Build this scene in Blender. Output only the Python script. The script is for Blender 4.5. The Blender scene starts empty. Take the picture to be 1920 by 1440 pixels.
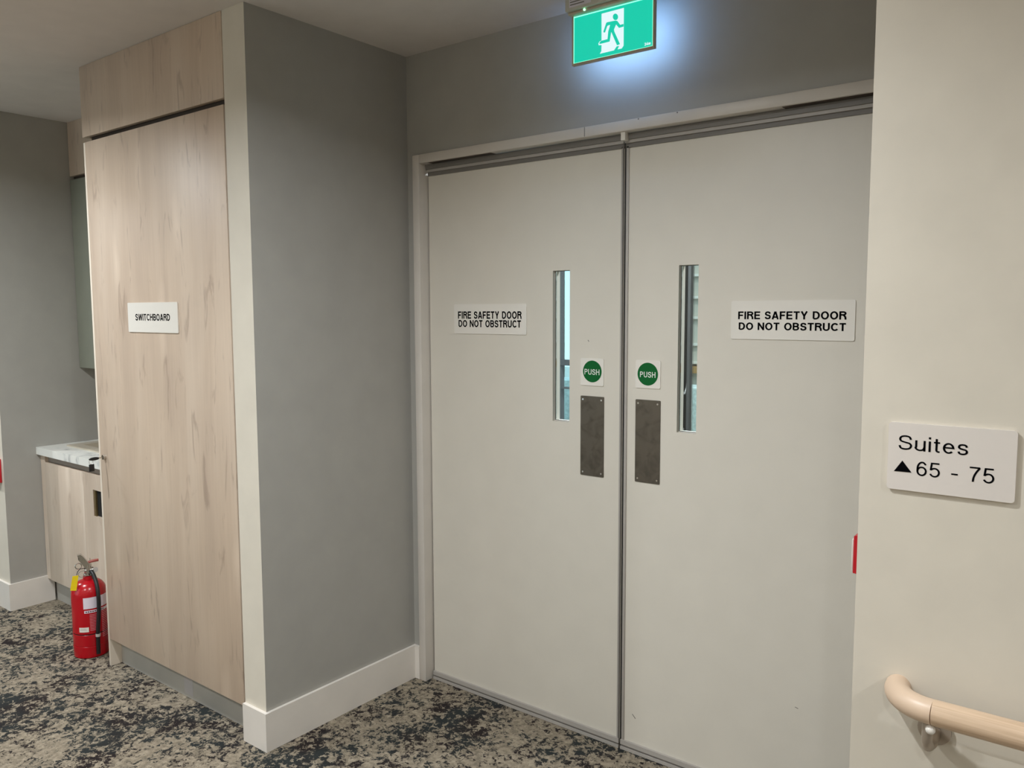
import bpy, bmesh, math, random
from mathutils import Vector, Matrix

random.seed(7)
S = bpy.context.scene
C = S.collection
PI = math.pi

# ------------------------------------------------------------------ camera
CAM = Vector((2.2827, -2.3261, 1.5191))
YAW, PITCH, ROLL, FPX = 0.6595, -0.0906, -0.0037, 1518.27
def cam_axes():
    f = Vector((-math.sin(YAW)*math.cos(PITCH), math.cos(YAW)*math.cos(PITCH), math.sin(PITCH)))
    r = Vector((math.cos(YAW), math.sin(YAW), 0)); u = r.cross(f)
    r2 = r*math.cos(ROLL) + u*math.sin(ROLL); u2 = -r*math.sin(ROLL) + u*math.cos(ROLL)
    return r2, u2, f
RX, UX, FX = cam_axes()
cd = bpy.data.cameras.new('camera'); cam = bpy.data.objects.new('camera', cd); C.objects.link(cam)
cd.sensor_width = 36; cd.lens = FPX/1920*36; cd.clip_start = 0.02
m = Matrix((RX, UX, -FX)).transposed().to_4x4(); m.translation = CAM
cam.matrix_world = m
S.camera = cam
def P(x, y, ax, val):
    """photo pixel (1920x1440) -> the point where its ray meets the plane axis=val"""
    d = RX*((x-960)/FPX) - UX*((y-720)/FPX) + FX
    return CAM + d*((val-CAM[ax])/d[ax])

# ------------------------------------------------------------------ light
S.view_settings.view_transform = 'Standard'; S.view_settings.look = 'None'
S.view_settings.gamma = 1.0; S.view_settings.use_curve_mapping = False
S.view_settings.exposure = 0.0
w = bpy.data.worlds.new('world'); S.world = w; w.use_nodes = True
bg = w.node_tree.nodes['Background']; bg.inputs[0].default_value = (0.72, 0.88, 1.0, 1); bg.inputs[1].default_value = 1.7
sl_ = bpy.data.lights.new('sun', 'SUN'); sl_.energy = .9; sl_.angle = math.radians(.6); sl_.color = (1, .95, .86)
sun = bpy.data.objects.new('sun', sl_); C.objects.link(sun); sun.rotation_euler = (math.radians(32), 0, math.radians(18))
try:
    S.cycles.max_bounces = 10; S.cycles.diffuse_bounces = 6; S.cycles.glossy_bounces = 3
    S.cycles.transparent_max_bounces = 8; S.cycles.caustics_reflective = False; S.cycles.caustics_refractive = False
    S.cycles.sample_clamp_indirect = 3.0
    S.cycles.use_denoising = True
except Exception: pass
LAMP_W = 23.0            # each added ceiling downlight
LAMP_COL = (0.94, 0.975, 1.0)

def area_light(name, loc, rot, sx, sy, power, col, portal=False):
    l = bpy.data.lights.new(name, 'AREA'); l.shape = 'RECTANGLE'; l.size = sx; l.size_y = sy
    l.energy = power; l.color = col
    if portal: l.cycles.is_portal = True
    o = bpy.data.objects.new(name, l); C.objects.link(o); o.location = loc; o.rotation_euler = rot
    return o

# ------------------------------------------------------------------ materials
def lin(c):
    return tuple(((v/255)/12.92 if v/255 <= .04045 else ((v/255+.055)/1.055)**2.4) for v in c) + (1,)
MATS = {}
def nodes(name):
    mt = bpy.data.materials.new(name); mt.use_nodes = True
    nt = mt.node_tree; b = nt.nodes['Principled BSDF']; MATS[name] = mt
    return mt, nt, b
def N(nt, t, **k):
    n = nt.nodes.new(t)
    for a, v in k.items():
        if a in n.inputs: n.inputs[a].default_value = v
        else: setattr(n, a, v)
    return n
def coords(nt, scale=(1, 1, 1)):
    tc = nt.nodes.new('ShaderNodeTexCoord'); mp = nt.nodes.new('ShaderNodeMapping')
    mp.inputs['Scale'].default_value = scale
    nt.links.new(tc.outputs['Object'], mp.inputs[0]); return mp.outputs[0]
def ramp(nt, fac, stops):
    r = nt.nodes.new('ShaderNodeValToRGB'); e = r.color_ramp.elements
    while len(e) < len(stops): e.new(0.5)
    for i, (p, c) in enumerate(stops): e[i].position = p; e[i].color = c
    nt.links.new(fac, r.inputs[0]); return r.outputs[0]
def mix(nt, fac, a, b, mode='MIX'):
    n = nt.nodes.new('ShaderNodeMix'); n.data_type = 'RGBA'; n.blend_type = mode
    for sock, v in ((n.inputs[0], fac), (n.inputs[6], a), (n.inputs[7], b)):
        if hasattr(v, 'links'): nt.links.new(v, sock)
        else: sock.default_value = v
    return n.outputs[2]
def paint(name, c, rough=.6, var=.03, scale=9, bump=.02, bscale=260, metal=0, spec=.5):
    mt, nt, b = nodes(name)
    v = coords(nt)
    n = N(nt, 'ShaderNodeTexNoise', Scale=scale, Detail=3.0); nt.links.new(v, n.inputs['Vector'])
    a = lin(c); lo = tuple(x*(1-var) for x in a[:3])+(1,); hi = tuple(min(1, x*(1+var)) for x in a[:3])+(1,)
    nt.links.new(ramp(nt, n.outputs['Fac'], [(.3, lo), (.7, hi)]), b.inputs['Base Color'])
    b.inputs['Roughness'].default_value = rough; b.inputs['Metallic'].default_value = metal
    b.inputs['Specular IOR Level'].default_value = spec
    if bump:
        n2 = N(nt, 'ShaderNodeTexNoise', Scale=bscale, Detail=2.0); nt.links.new(v, n2.inputs['Vector'])
        bp = N(nt, 'ShaderNodeBump', Strength=bump, Distance=.002); nt.links.new(n2.outputs['Fac'], bp.inputs['Height'])
        nt.links.new(bp.outputs[0], b.inputs['Normal'])
    return mt
def emit(name, c, strength, rough=.4):
    mt, nt, b = nodes(name)
    b.inputs['Base Color'].default_value = tuple(.12*v for v in lin(c)[:3])+(1,); b.inputs['Emission Color'].default_value = lin(c)
    b.inputs['Emission Strength'].default_value = strength; b.inputs['Roughness'].default_value = rough
    return mt
def wood(name, c0, c1, c2, dark, vert=True, rough=.45, knots=True):
    mt, nt, b = nodes(name)
    sc = (lambda a, z: (a, a, z)) if vert else (lambda a, z: (z, a, a))
    def noise(vec, **k):
        n = N(nt, 'ShaderNodeTexNoise', Scale=1.0, **k); nt.links.new(vec, n.inputs['Vector']); return n.outputs['Fac']
    col = ramp(nt, noise(coords(nt, sc(7, .8)), Detail=3.0, Distortion=.5), [(.34, lin(c0)), (.5, lin(c1)), (.66, lin(c2))])
    col = mix(nt, .35, col, ramp(nt, noise(coords(nt, sc(2.2, 1.1)), Detail=2.0), [(.35, lin((176, 160, 146))), (.65, lin(c2))]))
    col = mix(nt, .14 if knots else .5, col, ramp(nt, noise(coords(nt, sc(95, 3.0) if knots else sc(260, 6.0)), Detail=3.0), [(.35, lin(c0)), (.65, lin(c2))]))
    if knots:
        wv = coords(nt, (9, 0, 2.3))
        dn = N(nt, 'ShaderNodeTexNoise', Scale=1.6, Detail=2.0); nt.links.new(wv, dn.inputs['Vector'])
        wp = nt.nodes.new('ShaderNodeMixRGB'); wp.blend_type = 'ADD'; wp.inputs[0].default_value = .40
        nt.links.new(wv, wp.inputs[1]); nt.links.new(dn.outputs['Color'], wp.inputs[2])
        vo = N(nt, 'ShaderNodeTexVoronoi', Scale=1.0); nt.links.new(wp.outputs[0], vo.inputs['Vector'])
        sp = nt.nodes.new('ShaderNodeSeparateColor'); nt.links.new(vo.outputs['Color'], sp.inputs[0])
        halo = ramp(nt, vo.outputs['Distance'], [(.05, (.55, .55, .55, 1)), (.30, (0, 0, 0, 1))])
        core = ramp(nt, vo.outputs['Distance'], [(.05, (.8, .8, .8, 1)), (.17, (0, 0, 0, 1))])
        g1 = ramp(nt, sp.outputs[0], [(.45, (0, 0, 0, 1)), (.5, (1, 1, 1, 1))]); g2 = ramp(nt, sp.outputs[1], [(.3, (0, 0, 0, 1)), (.6, (1, 1, 1, 1))])
        col = mix(nt, mix(nt, 1.0, halo, g1, 'MULTIPLY'), col, lin(tuple(min(255, v+14) for v in c2)))
        col = mix(nt, mix(nt, 1.0, core, g2, 'MULTIPLY'), col, lin(dark))
        st_ = ramp(nt, noise(coords(nt, sc(22, 4.2)), Detail=3.0, Distortion=1.4), [(.60, (0, 0, 0, 1)), (.72, (.45, .45, .45, 1))])
        col = mix(nt, st_, col, lin(dark))
    nt.links.new(col, b.inputs['Base Color']); b.inputs['Roughness'].default_value = rough
    return mt
def carpet(name):
    mt, nt, b = nodes(name)
    v = coords(nt, (1, 1, 1))
    dn = N(nt, 'ShaderNodeTexNoise', Scale=40.0, Detail=2.0); nt.links.new(v, dn.inputs['Vector'])
    wp = nt.nodes.new('ShaderNodeMixRGB'); wp.blend_type = 'ADD'; wp.inputs[0].default_value = .045
    nt.links.new(v, wp.inputs[1]); nt.links.new(dn.outputs['Color'], wp.inputs[2])
    big = N(nt, 'ShaderNodeTexNoise', Scale=4.2, Detail=2.0); nt.links.new(v, big.inputs['Vector'])
    fl = N(nt, 'ShaderNodeTexNoise', Scale=42.0, Detail=6.0, Roughness=.74); nt.links.new(wp.outputs[0], fl.inputs['Vector'])
    ad = N(nt, 'ShaderNodeMath', operation='MULTIPLY_ADD'); nt.links.new(big.outputs['Fac'], ad.inputs[0]); ad.inputs[1].default_value = .40
    nt.links.new(fl.outputs['Fac'], ad.inputs[2])
    fleck = ramp(nt, ad.outputs[0], [(.70, (0, 0, 0, 1)), (.725, (1, 1, 1, 1))])
    n1 = N(nt, 'ShaderNodeTexNoise', Scale=60.0, Detail=3.0); nt.links.new(v, n1.inputs['Vector'])
    base = ramp(nt, n1.outputs['Fac'], [(.3, lin((124, 115, 101))), (.55, lin((156, 145, 127))), (.75, lin((176, 165, 146)))])
    n2 = N(nt, 'ShaderNodeTexNoise', Scale=7.0, Detail=1.0); nt.links.new(v, n2.inputs['Vector'])
    dk = ramp(nt, n2.outputs['Fac'], [(.4, lin((46, 40, 40))), (.6, lin((50, 54, 54)))])
    col = mix(nt, fleck, base, dk)
    fi = N(nt, 'ShaderNodeTexNoise', Scale=420.0, Detail=2.0); nt.links.new(v, fi.inputs['Vector'])
    col = mix(nt, .35, col, ramp(nt, fi.outputs['Fac'], [(.3, (.25, .25, .25, 1)), (.7, (1, 1, 1, 1))]), 'MULTIPLY')
    nt.links.new(col, b.inputs['Base Color']); b.inputs['Roughness'].default_value = .95; b.inputs['Specular IOR Level'].default_value = .1
    bp = N(nt, 'ShaderNodeBump', Strength=.6, Distance=.004); nt.links.new(fi.outputs['Fac'], bp.inputs['Height']); nt.links.new(bp.outputs[0], b.inputs['Normal'])
    return mt
def marble(name):
    mt, nt, b = nodes(name); v = coords(nt)
    n = N(nt, 'ShaderNodeTexNoise', Scale=9.0, Detail=6.0, Distortion=1.5); nt.links.new(v, n.inputs['Vector'])
    nt.links.new(ramp(nt, n.outputs['Fac'], [(.3, lin((178, 180, 178))), (.45, lin((226, 226, 220))), (.8, lin((232, 231, 224)))]), b.inputs['Base Color'])
    b.inputs['Roughness'].default_value = .3; return mt
def glass(name, tint):
    mt, nt, b = nodes(name)
    tr = N(nt, 'ShaderNodeBsdfTransparent'); tr.inputs[0].default_value = tint
    gl = N(nt, 'ShaderNodeBsdfGlossy'); gl.inputs['Roughness'].default_value = .02
    fr = N(nt, 'ShaderNodeFresnel'); fr.inputs['IOR'].default_value = 1.35
    mx = N(nt, 'ShaderNodeMixShader'); nt.links.new(fr.outputs[0], mx.inputs[0]); nt.links.new(tr.outputs[0], mx.inputs[1]); nt.links.new(gl.outputs[0], mx.inputs[2])
    nt.links.new(mx.outputs[0], nt.nodes['Material Output'].inputs['Surface'])
    return mt
def smeared_metal(name, c, smear, rough=.4, metal=.7):
    mt, nt, b = nodes(name); v = coords(nt)
    n = N(nt, 'ShaderNodeTexNoise', Scale=26.0, Detail=2.0, Distortion=.6); nt.links.new(v, n.inputs['Vector'])
    nt.links.new(ramp(nt, n.outputs['Fac'], [(.3, lin(smear)), (.55, lin(c)), (.8, lin(c))]), b.inputs['Base Color'])
    nt.links.new(ramp(nt, n.outputs['Fac'], [(.3, (rough+.15,)*3+(1,)), (.6, (rough,)*3+(1,))]), b.inputs['Roughness'])
    b.inputs['Metallic'].default_value = metal; return mt
def splashed(name, c, splash):
    mt, nt, b = nodes(name)
    n = N(nt, 'ShaderNodeTexNoise', Scale=1.0, Detail=4.0, Distortion=1.2); nt.links.new(coords(nt, (26, 26, 5)), n.inputs['Vector'])
    tc = nt.nodes.new('ShaderNodeTexCoord'); sp = nt.nodes.new('ShaderNodeSeparateXYZ'); nt.links.new(tc.outputs['Object'], sp.inputs[0])
    k = N(nt, 'ShaderNodeMapRange'); nt.links.new(sp.outputs[2], k.inputs[0])
    k.inputs[1].default_value = -.22; k.inputs[2].default_value = .05; k.inputs[3].default_value = .16; k.inputs[4].default_value = -.03
    a = N(nt, 'ShaderNodeMath', operation='ADD'); nt.links.new(n.outputs['Fac'], a.inputs[0]); nt.links.new(k.outputs[0], a.inputs[1])
    nt.links.new(mix(nt, ramp(nt, a.outputs[0], [(.62, (0, 0, 0, 1)), (.66, (1, 1, 1, 1))]), lin(c), lin(splash)), b.inputs['Base Color'])
    b.inputs['Roughness'].default_value = .8; b.inputs['Specular IOR Level'].default_value = .1; return mt

CREAM = paint('cream_wall_paint', (211, 204, 190), .6)
GREY = paint('grey_wall_paint', (162, 160, 154), .55)
CEIL = paint('ceiling_paint', (214, 208, 203), .8)
WHITE = paint('white_trim_paint', (222, 216, 208), .38, bump=.01)
DOORP = paint('door_paint', (212, 207, 196), .42, var=.015, bump=.015)
FRAMEP = paint('frame_paint', (206, 200, 192), .4, bump=.01)
SEAL = paint('grey_seal', (168, 163, 157), .45, bump=0)
SEALD = paint('dark_seal', (112, 108, 103), .5, bump=0)
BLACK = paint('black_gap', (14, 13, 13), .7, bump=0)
DARKBR = paint('dark_brown_recess', (70, 58, 48), .6, bump=0)
CARPET = carpet('patterned_carpet')
WOOD = wood('pale_wood_laminate', (178, 157, 138), (195, 174, 153), (206, 187, 167), (136, 116, 102))
WOOD2 = wood('bench_wood_laminate', (188, 170, 152), (205, 187, 168), (218, 203, 186), (160, 140, 124))
OAK = wood('handrail_oak', (188, 160, 130), (208, 180, 150), (222, 196, 168), (150, 115, 85), vert=False, rough=.38, knots=False)
BEECH = paint('handrail_end_beech', (208, 184, 160), .4, var=.04)
PANELEDGE = paint('pale_panel_edge', (226, 214, 198), .4, bump=0)
KICK = paint('kickboard_metal', (170, 167, 160), .35, var=.05, bump=0)
SIGNW = paint('sign_plastic', (226, 222, 214), .22, var=.005, bump=0)
SUITEP = paint('suite_sign_plastic', (218, 211, 204), .3, var=.005, bump=0)
INK = paint('black_lettering', (4, 4, 7), .85, bump=0, spec=.05)
SIGNG = paint('green_disc', (2, 92, 40), .55, bump=0, spec=.2)
LETW = paint('white_lettering', (228, 234, 226), .4, bump=0)
STEEL = smeared_metal('brushed_steel', (104, 97, 87), (90, 84, 75), .42, .75)
CHROME = paint('chrome', (205, 203, 198), .18, metal=1, bump=0)
SAGE = paint('sage_cabinet', (138, 140, 126), .5)
MARB = marble('white_marble_laminate')
RED = paint('extinguisher_red', (172, 8, 24), .22, var=.02, bump=0)
REDP = paint('red_plastic', (190, 16, 34), .35, bump=0)
RUBBER = paint('black_rubber', (20, 21, 23), .4, bump=0)
YELLOW = paint('yellow_tag', (226, 198, 4), .5, bump=0)
LABELW = paint('label_paper', (222, 214, 226), .5, bump=0)
PRINT = paint('label_print', (208, 120, 130), .5, bump=0)
LEVER = paint('red_brown_lever', (150, 74, 66), .4, bump=0)
EXITG = emit('exit_green', (18, 206, 174), .95)
EXITW = emit('exit_white', (226, 246, 250), 1.0)
EXITEDGE = emit('exit_edge_glow', (150, 255, 215), 1.3)
EXITBACK = emit('exit_back_light', (150, 196, 255), 7.8)
EXITF = paint('exit_frame', (186, 174, 152), .4, bump=0)
EXITBOX = paint('exit_box_plastic', (196, 192, 182), .5, bump=0)
LEDG = emit('led_green', (150, 255, 190), 3.0)
LAMPM = emit('added_lamp_lens', (255, 240, 220), 6.0)
GLASS = glass('clear_glass', (.96, 1, .99, 1))
GLASSB = glass('blue_tint_glass', (.78, .95, .98, 1))
POST = splashed('dark_post_paint', (22, 22, 22), (214, 216, 220))
POSTG = paint('grey_post_paint', (70, 72, 74), .7, bump=0)
BOARD = paint('white_cladding', (192, 185, 173), .6)
BROWN = paint('brown_timber', (168, 128, 78), .6)
STONE = paint('pale_stone', (196, 204, 202), .9, var=.25, scale=40)
OUTG = paint('outdoor_paving', (176, 176, 168), .9, var=.2, scale=30)

# ------------------------------------------------------------------ builders
WORLD = {}                                    # world origin of every object
def put(name, bm_or_data, mat, parent=None, origin=None, smooth=False):
    me = bpy.data.meshes.new(name)
    bm = bm_or_data
    bmesh.ops.recalc_face_normals(bm, faces=bm.faces[:])
    if origin is None:
        xs = [v.co for v in bm.verts]
        lo = Vector([min(c[i] for c in xs) for i in range(3)]); hi = Vector([max(c[i] for c in xs) for i in range(3)])
        origin = (lo+hi)/2
        if parent is None: origin.z = lo.z
    origin = Vector(origin)
    bmesh.ops.translate(bm, verts=bm.verts[:], vec=-origin)
    if smooth:
        for f in bm.faces: f.smooth = True
    bm.to_mesh(me); bm.free()
    for mt in (mat if isinstance(mat, (list, tuple)) else [mat]): me.materials.append(mt)
    if smooth:
        try: me.set_sharp_from_angle(angle=math.radians(38))
        except Exception: pass
    o = bpy.data.objects.new(name, me); C.objects.link(o); WORLD[o.name] = origin
    if parent: o.parent = parent; o.location = origin - WORLD[parent.name]
    else: o.location = origin
    return o
def tag(o, label=None, cat=None, kind=None, group=None):
    if label: o['label'] = label
    if cat: o['category'] = cat
    if kind: o['kind'] = kind
    if group: o['group'] = group
    return o
def thing(name, loc, label, cat, kind=None, group=None):
    o = bpy.data.objects.new(name, None); C.objects.link(o); o.location = loc; WORLD[o.name] = Vector(loc)
    o.empty_display_size = .05
    return tag(o, label, cat, kind, group)
def bm_box(bm, x0, x1, y0, y1, z0, z1, bev=0, seg=2):
    r = bmesh.ops.create_cube(bm, size=1)
    for v in r['verts']:
        v.co = Vector(((x0+x1)/2+v.co.x*(x1-x0), (y0+y1)/2+v.co.y*(y1-y0), (z0+z1)/2+v.co.z*(z1-z0)))
    if bev:
        es = list({e for v in r['verts'] for e in v.link_edges})
        bmesh.ops.bevel(bm, geom=es, offset=bev, segments=seg, affect='EDGES', profile=.5)
def box(name, x0, x1, y0, y1, z0, z1, mat, parent=None, bev=0):
    bm = bmesh.new(); bm_box(bm, x0, x1, y0, y1, z0, z1, bev)
    return put(name, bm, mat, parent, smooth=bool(bev))
def face_box(name, x0, x1, y0, y1, z0, z1, mats, pick, parent=None):
    """box whose faces take a material index from pick(normal)"""
    bm = bmesh.new(); bm_box(bm, x0, x1, y0, y1, z0, z1)
    bmesh.ops.recalc_face_normals(bm, faces=bm.faces[:])
    for f in bm.faces: f.material_index = pick(f.normal)
    return put(name, bm, mats, parent)
def bm_poly_y(bm, pts, y0, y1):
    """outline in x,z extruded from y0 (front) to y1"""
    a = [bm.verts.new((x, y0, z)) for x, z in pts]; b = [bm.verts.new((x, y1, z)) for x, z in pts]
    n = len(pts)
    fs = [bm.faces.new(a), bm.faces.new(b[::-1])]
    for i in range(n): bm.faces.new((a[i], b[i], b[(i+1) % n], a[(i+1) % n]))
    bm.normal_update()
    bmesh.ops.triangulate(bm, faces=fs)
def poly_y(name, pts, y0, y1, mat, parent=None):
    bm = bmesh.new(); bm_poly_y(bm, pts, y0, y1); return put(name, bm, mat, parent)
def rrect(x0, x1, z0, z1, r, n=5):
    out = []
    for cx, cz, a0 in ((x1-r, z0+r, -90), (x1-r, z1-r, 0), (x0+r, z1-r, 90), (x0+r, z0+r, 180)):
        for i in range(n+1):
            a = math.radians(a0+90*i/n); out.append((cx+r*math.cos(a), cz+r*math.sin(a)))
    return out
def slab_hole(name, X, Y, Z, hole, mat, parent=None, ax='y'):
    """slab with one rectangular hole; ax='y': hole (x0,x1,z0,z1) through y; ax='z': hole (x0,x1,y0,y1) through z"""
    bm = bmesh.new()
    if ax == 'y':
        U, V, W = X, Z, Y; mk = lambda u, v, w_: (u, w_, v)
    else:
        U, V, W = X, Y, Z; mk = lambda u, v, w_: (u, v, w_)
    rings = []
    for w_ in W:
        o = [bm.verts.new(mk(u, v, w_)) for u, v in ((U[0], V[0]), (U[1], V[0]), (U[1], V[1]), (U[0], V[1]))]
        i = [bm.verts.new(mk(u, v, w_)) for u, v in ((hole[0], hole[2]), (hole[1], hole[2]), (hole[1], hole[3]), (hole[0], hole[3]))]
        rings.append((o, i))
        for k in range(4): bm.faces.new((o[k], o[(k+1) % 4], i[(k+1) % 4], i[k]))
    for k in range(4):
        j = (k+1) % 4
        bm.faces.new((rings[0][0][k], rings[0][0][j], rings[1][0][j], rings[1][0][k]))
        bm.faces.new((rings[0][1][k], rings[0][1][j], rings[1][1][j], rings[1][1][k]))
    return put(name, bm, mat, parent)
def bm_tube(bm, path, rad, seg=16, cap=True):
    path = [Vector(p) for p in path]; n = len(path)
    rads = rad if isinstance(rad, (list, tuple)) else [rad]*n
    t0 = (path[1]-path[0]).normalized(); up = Vector((0, 0, 1)) if abs(t0.z) < .9 else Vector((1, 0, 0))
    nrm = (up - t0*up.dot(t0)).normalized(); rings = []
    for i, p in enumerate(path):
        t = (path[min(i+1, n-1)]-path[max(i-1, 0)]).normalized()
        nrm = (nrm - t*nrm.dot(t)).normalized(); bn = t.cross(nrm)
        rings.append([bm.verts.new(p + (nrm*math.cos(2*PI*k/seg)+bn*math.sin(2*PI*k/seg))*rads[i]) for k in range(seg)])
    for a, b in zip(rings, rings[1:]):
        for k in range(seg): bm.faces.new((a[k], a[(k+1) % seg], b[(k+1) % seg], b[k]))
    if cap: bm.faces.new(rings[0][::-1]); bm.faces.new(rings[-1])
def tube(name, path, rad, mat, parent=None, seg=16):
    bm = bmesh.new(); bm_tube(bm, path, rad, seg); return put(name, bm, mat, parent, smooth=True)
def lathe(name, prof, cx, cy, mat, parent=None, seg=40):
    bm = bmesh.new(); rings = []
    for r, z in prof:
        rings.append([bm.verts.new((cx+max(r, 1e-4)*math.cos(2*PI*k/seg), cy+max(r, 1e-4)*math.sin(2*PI*k/seg), z)) for k in range(seg)])
    for a, b in zip(rings, rings[1:]):
        for k in range(seg): bm.faces.new((a[k], a[(k+1) % seg], b[(k+1) % seg], b[k]))
    bm.faces.new(rings[0][::-1]); bm.faces.new(rings[-1])
    return put(name, bm, mat, parent, smooth=True)
def disc_y(name, cx, cz, r, y0, y1, mat, parent=None, seg=40):
    return poly_y(name, [(cx+r*math.cos(2*PI*k/seg), cz+r*math.sin(2*PI*k/seg)) for k in range(seg)], y0, y1, mat, parent)

# ------------------------------------------------------------------ lettering (own stroke alphabet, cap height 1)
def arc(cx, cy, rx, ry, a0, a1, n=14):
    return [(cx+rx*math.cos(math.radians(a0+(a1-a0)*i/n)), cy+ry*math.sin(math.radians(a0+(a1-a0)*i/n))) for i in range(n+1)]
def spline(pts, n=6):
    out = []
    for i in range(len(pts)-1):
        p0, p1, p2, p3 = pts[max(i-1, 0)], pts[i], pts[i+1], pts[min(i+2, len(pts)-1)]
        for k in range(n):
            t = k/n
            out.append(tuple(.5*((2*b)+(-a+c)*t+(2*a-5*b+4*c-d)*t*t+(-a+3*b-3*c+d)*t**3) for a, b, c, d in zip(p0, p1, p2, p3)))
    return out+[pts[-1]]
def glyph(ch, t):
    """(advance width, [(polyline, closed)]) centre lines for stroke width t"""
    h = t/2
    def S_(W, H):
        f = lambda x, y: (h+x*(W-t), h+y*(H-t))
        return spline([f(*q) for q in ((.0, .26), (.13, .06), (.5, 0), (.86, .07), (1, .27), (.87, .44), (.5, .52), (.15, .6), (.03, .76), (.16, .94), (.5, 1), (.84, .94), (.97, .75))])
    if ch == 'F': W = .6; return W, [([(h, 0), (h, 1-h), (W, 1-h)], 0), ([(h, .5), (W*.9, .5)], 0)]
    if ch == 'E': W = .64; return W, [([(W, 1-h), (h, 1-h), (h, h), (W, h)], 0), ([(h, .52), (W*.94, .52)], 0)]
    if ch == 'I': return t, [([(h, 0), (h, 1)], 0)]
    if ch == 'H': W = .7; return W, [([(h, 0), (h, 1)], 0), ([(W-h, 0), (W-h, 1)], 0), ([(h, .53), (W-h, .53)], 0)]
    if ch == 'T': W = .64; return W, [([(0, 1-h), (W, 1-h)], 0), ([(W/2, 0), (W/2, 1-h)], 0)]
    if ch == 'N': W = .72; return W, [([(h, 0), (h, 1)], 0), ([(W-h, 0), (W-h, 1)], 0), ([(h, 1-h*.6), (W-h, h*.6)], 0)]
    if ch == 'A': W = .74; return W, [([(h*.9, 0), (W/2-h*.15, 1-h*.2)], 0), ([(W-h*.9, 0), (W/2+h*.15, 1-h*.2)], 0), ([(W*.22, .28), (W*.78, .28)], 0)]
    if ch == 'Y': W = .72; return W, [([(h*.9, 1), (W/2, .42)], 0), ([(W-h*.9, 1), (W/2, .42)], 0), ([(W/2, 0), (W/2, .46)], 0)]
    if ch == 'W': W = 1.0; return W, [([(h*.8, 1), (W*.27, h*.3)], 0), ([(W*.27, h*.3), (W/2, 1-h*.3)], 0), ([(W/2, 1-h*.3), (W*.73, h*.3)], 0), ([(W*.73, h*.3), (W-h*.8, 1)], 0)]
    if ch == 'D': W = .72; return W, [([(h, h), (h, 1-h), (.32, 1-h)]+arc(.32, .5, W-h-.32, .5-h, 90, -90)[1:]+[(h, h)], 0)]
    if ch == 'O': W = .8; return W, [(arc(W/2, .5, W/2-h, .5-h, 0, 360, 36)[:-1], 1)]
    if ch == 'C': W = .74; return W, [(arc(.4, .5, .4-h, .5-h, 40, 322, 32), 0)]
    if ch == 'U': W = .7; return W, [([(h, 1), (h, .34)]+arc(W/2, .34, W/2-h, .34-h, 180, 360)[1:]+[(W-h, 1)], 0)]
    if ch == 'S': return .66, [(S_(.66, 1), 0)]
    if ch == 'P': W = .64; return W, [([(h, 0), (h, 1-h), (W*.55, 1-h)]+arc(W*.55, .72, W*.45-h, .28-h, 90, -90)[1:]+[(h, .44+h)], 0)]
    if ch == 'R': W = .7; return W, [([(h, 0), (h, 1-h), (W*.55, 1-h)]+arc(W*.55, .735, W*.45-h, .265-h, 90, -90)[1:]+[(h, .47+h)], 0), ([(W*.55, .47+h), (W*.72, .44), (W-h*1.15, .3), (W-h*.8, 0)], 0)]
    if ch == 'B': W = .68; md = .525; return W, [([(h, h), (h, 1-h), (W*.5, 1-h)]+arc(W*.5, (1-h+md)/2, W*.46-h, (1-h-md)/2, 90, -90)[1:]+[(h, md)], 0), ([(h, md), (W*.5, md)]+arc(W*.5, (md+h)/2, W*.5-h, (md-h)/2, 90, -90)[1:]+[(h, h)], 0)]
    if ch == 'u': W = .5; return W, [([(h, .72), (h, .26)]+arc(W/2-h*.3, .26, W/2-h*.7, .26-h, 180, 330)[1:]+[(W-h, .3)], 0), ([(W-h, .72), (W-h, 0)], 0)]
    if ch == 'i': return t, [([(h, 0), (h, .72)], 0), ([(h, .86), (h, 1)], 0)]
    if ch == 't': W = .28; return W, [([(W*.45, .92), (W*.45, .2)]+arc(W*.45+.1, .16, .1, .16-h, 170, 270, 6)+[(W, h)], 0), ([(0, .72-h), (W, .72-h)], 0)]
    if ch == 'e': W = .53; return W, [([(h, .39), (W-h, .39)]+arc(W/2, .36, W/2-h, .36-h, 6, 318, 28)[1:], 0)]
    if ch == 's': return .48, [(S_(.48, .73), 0)]
    if ch == 'm': W = .78; return W, [([(h, 0), (h, .72)], 0), ([(h, .5), (.14, .68), (.28, .68), (W/2, .5), (W/2, 0)], 0), ([(W/2, .5), (.5, .68), (.64, .68), (W-h, .5), (W-h, 0)], 0)]
    if ch == '6': W = .55; return W, [(arc(W/2, .33, W/2-h, .33-h, 0, 360, 28)[:-1], 1), ([(h, .33)]+arc(W*.53, .5, W*.53-h, .5-h, 180, 38, 16), 0)]
    if ch == '5': W = .55; return W, [([(W*.92, 1-h), (W*.2, 1-h), (W*.115, .47)], 0), (arc(W*.48, .33, W*.52-h, .33-h, 142, -158, 26), 0)]
    if ch == '7': W = .54; return W, [([(0, 1-h), (W-h*.4, 1-h)], 0), (spline([(W-h*.6, 1-h), (W*.6, .62), (W*.4, .3), (W*.34, 0)]), 0)]
    if ch == '2': W = .54; return W, [(spline([(h, .72), (W*.18, .92), (W*.5, 1-h), (W*.85, .9), (W-h, .72), (W*.8, .5), (W*.3, .26), (h, h)]), 0), ([(0, h), (W, h)], 0)]
    if ch == '4': W = .56; return W, [([(W*.75, 0), (W*.75, 1), (h*.5, .3), (W, .3)], 0)]
    if ch == '-': return .34, [([(0, .36), (.34, .36)], 0)]
    return .3, []
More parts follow.
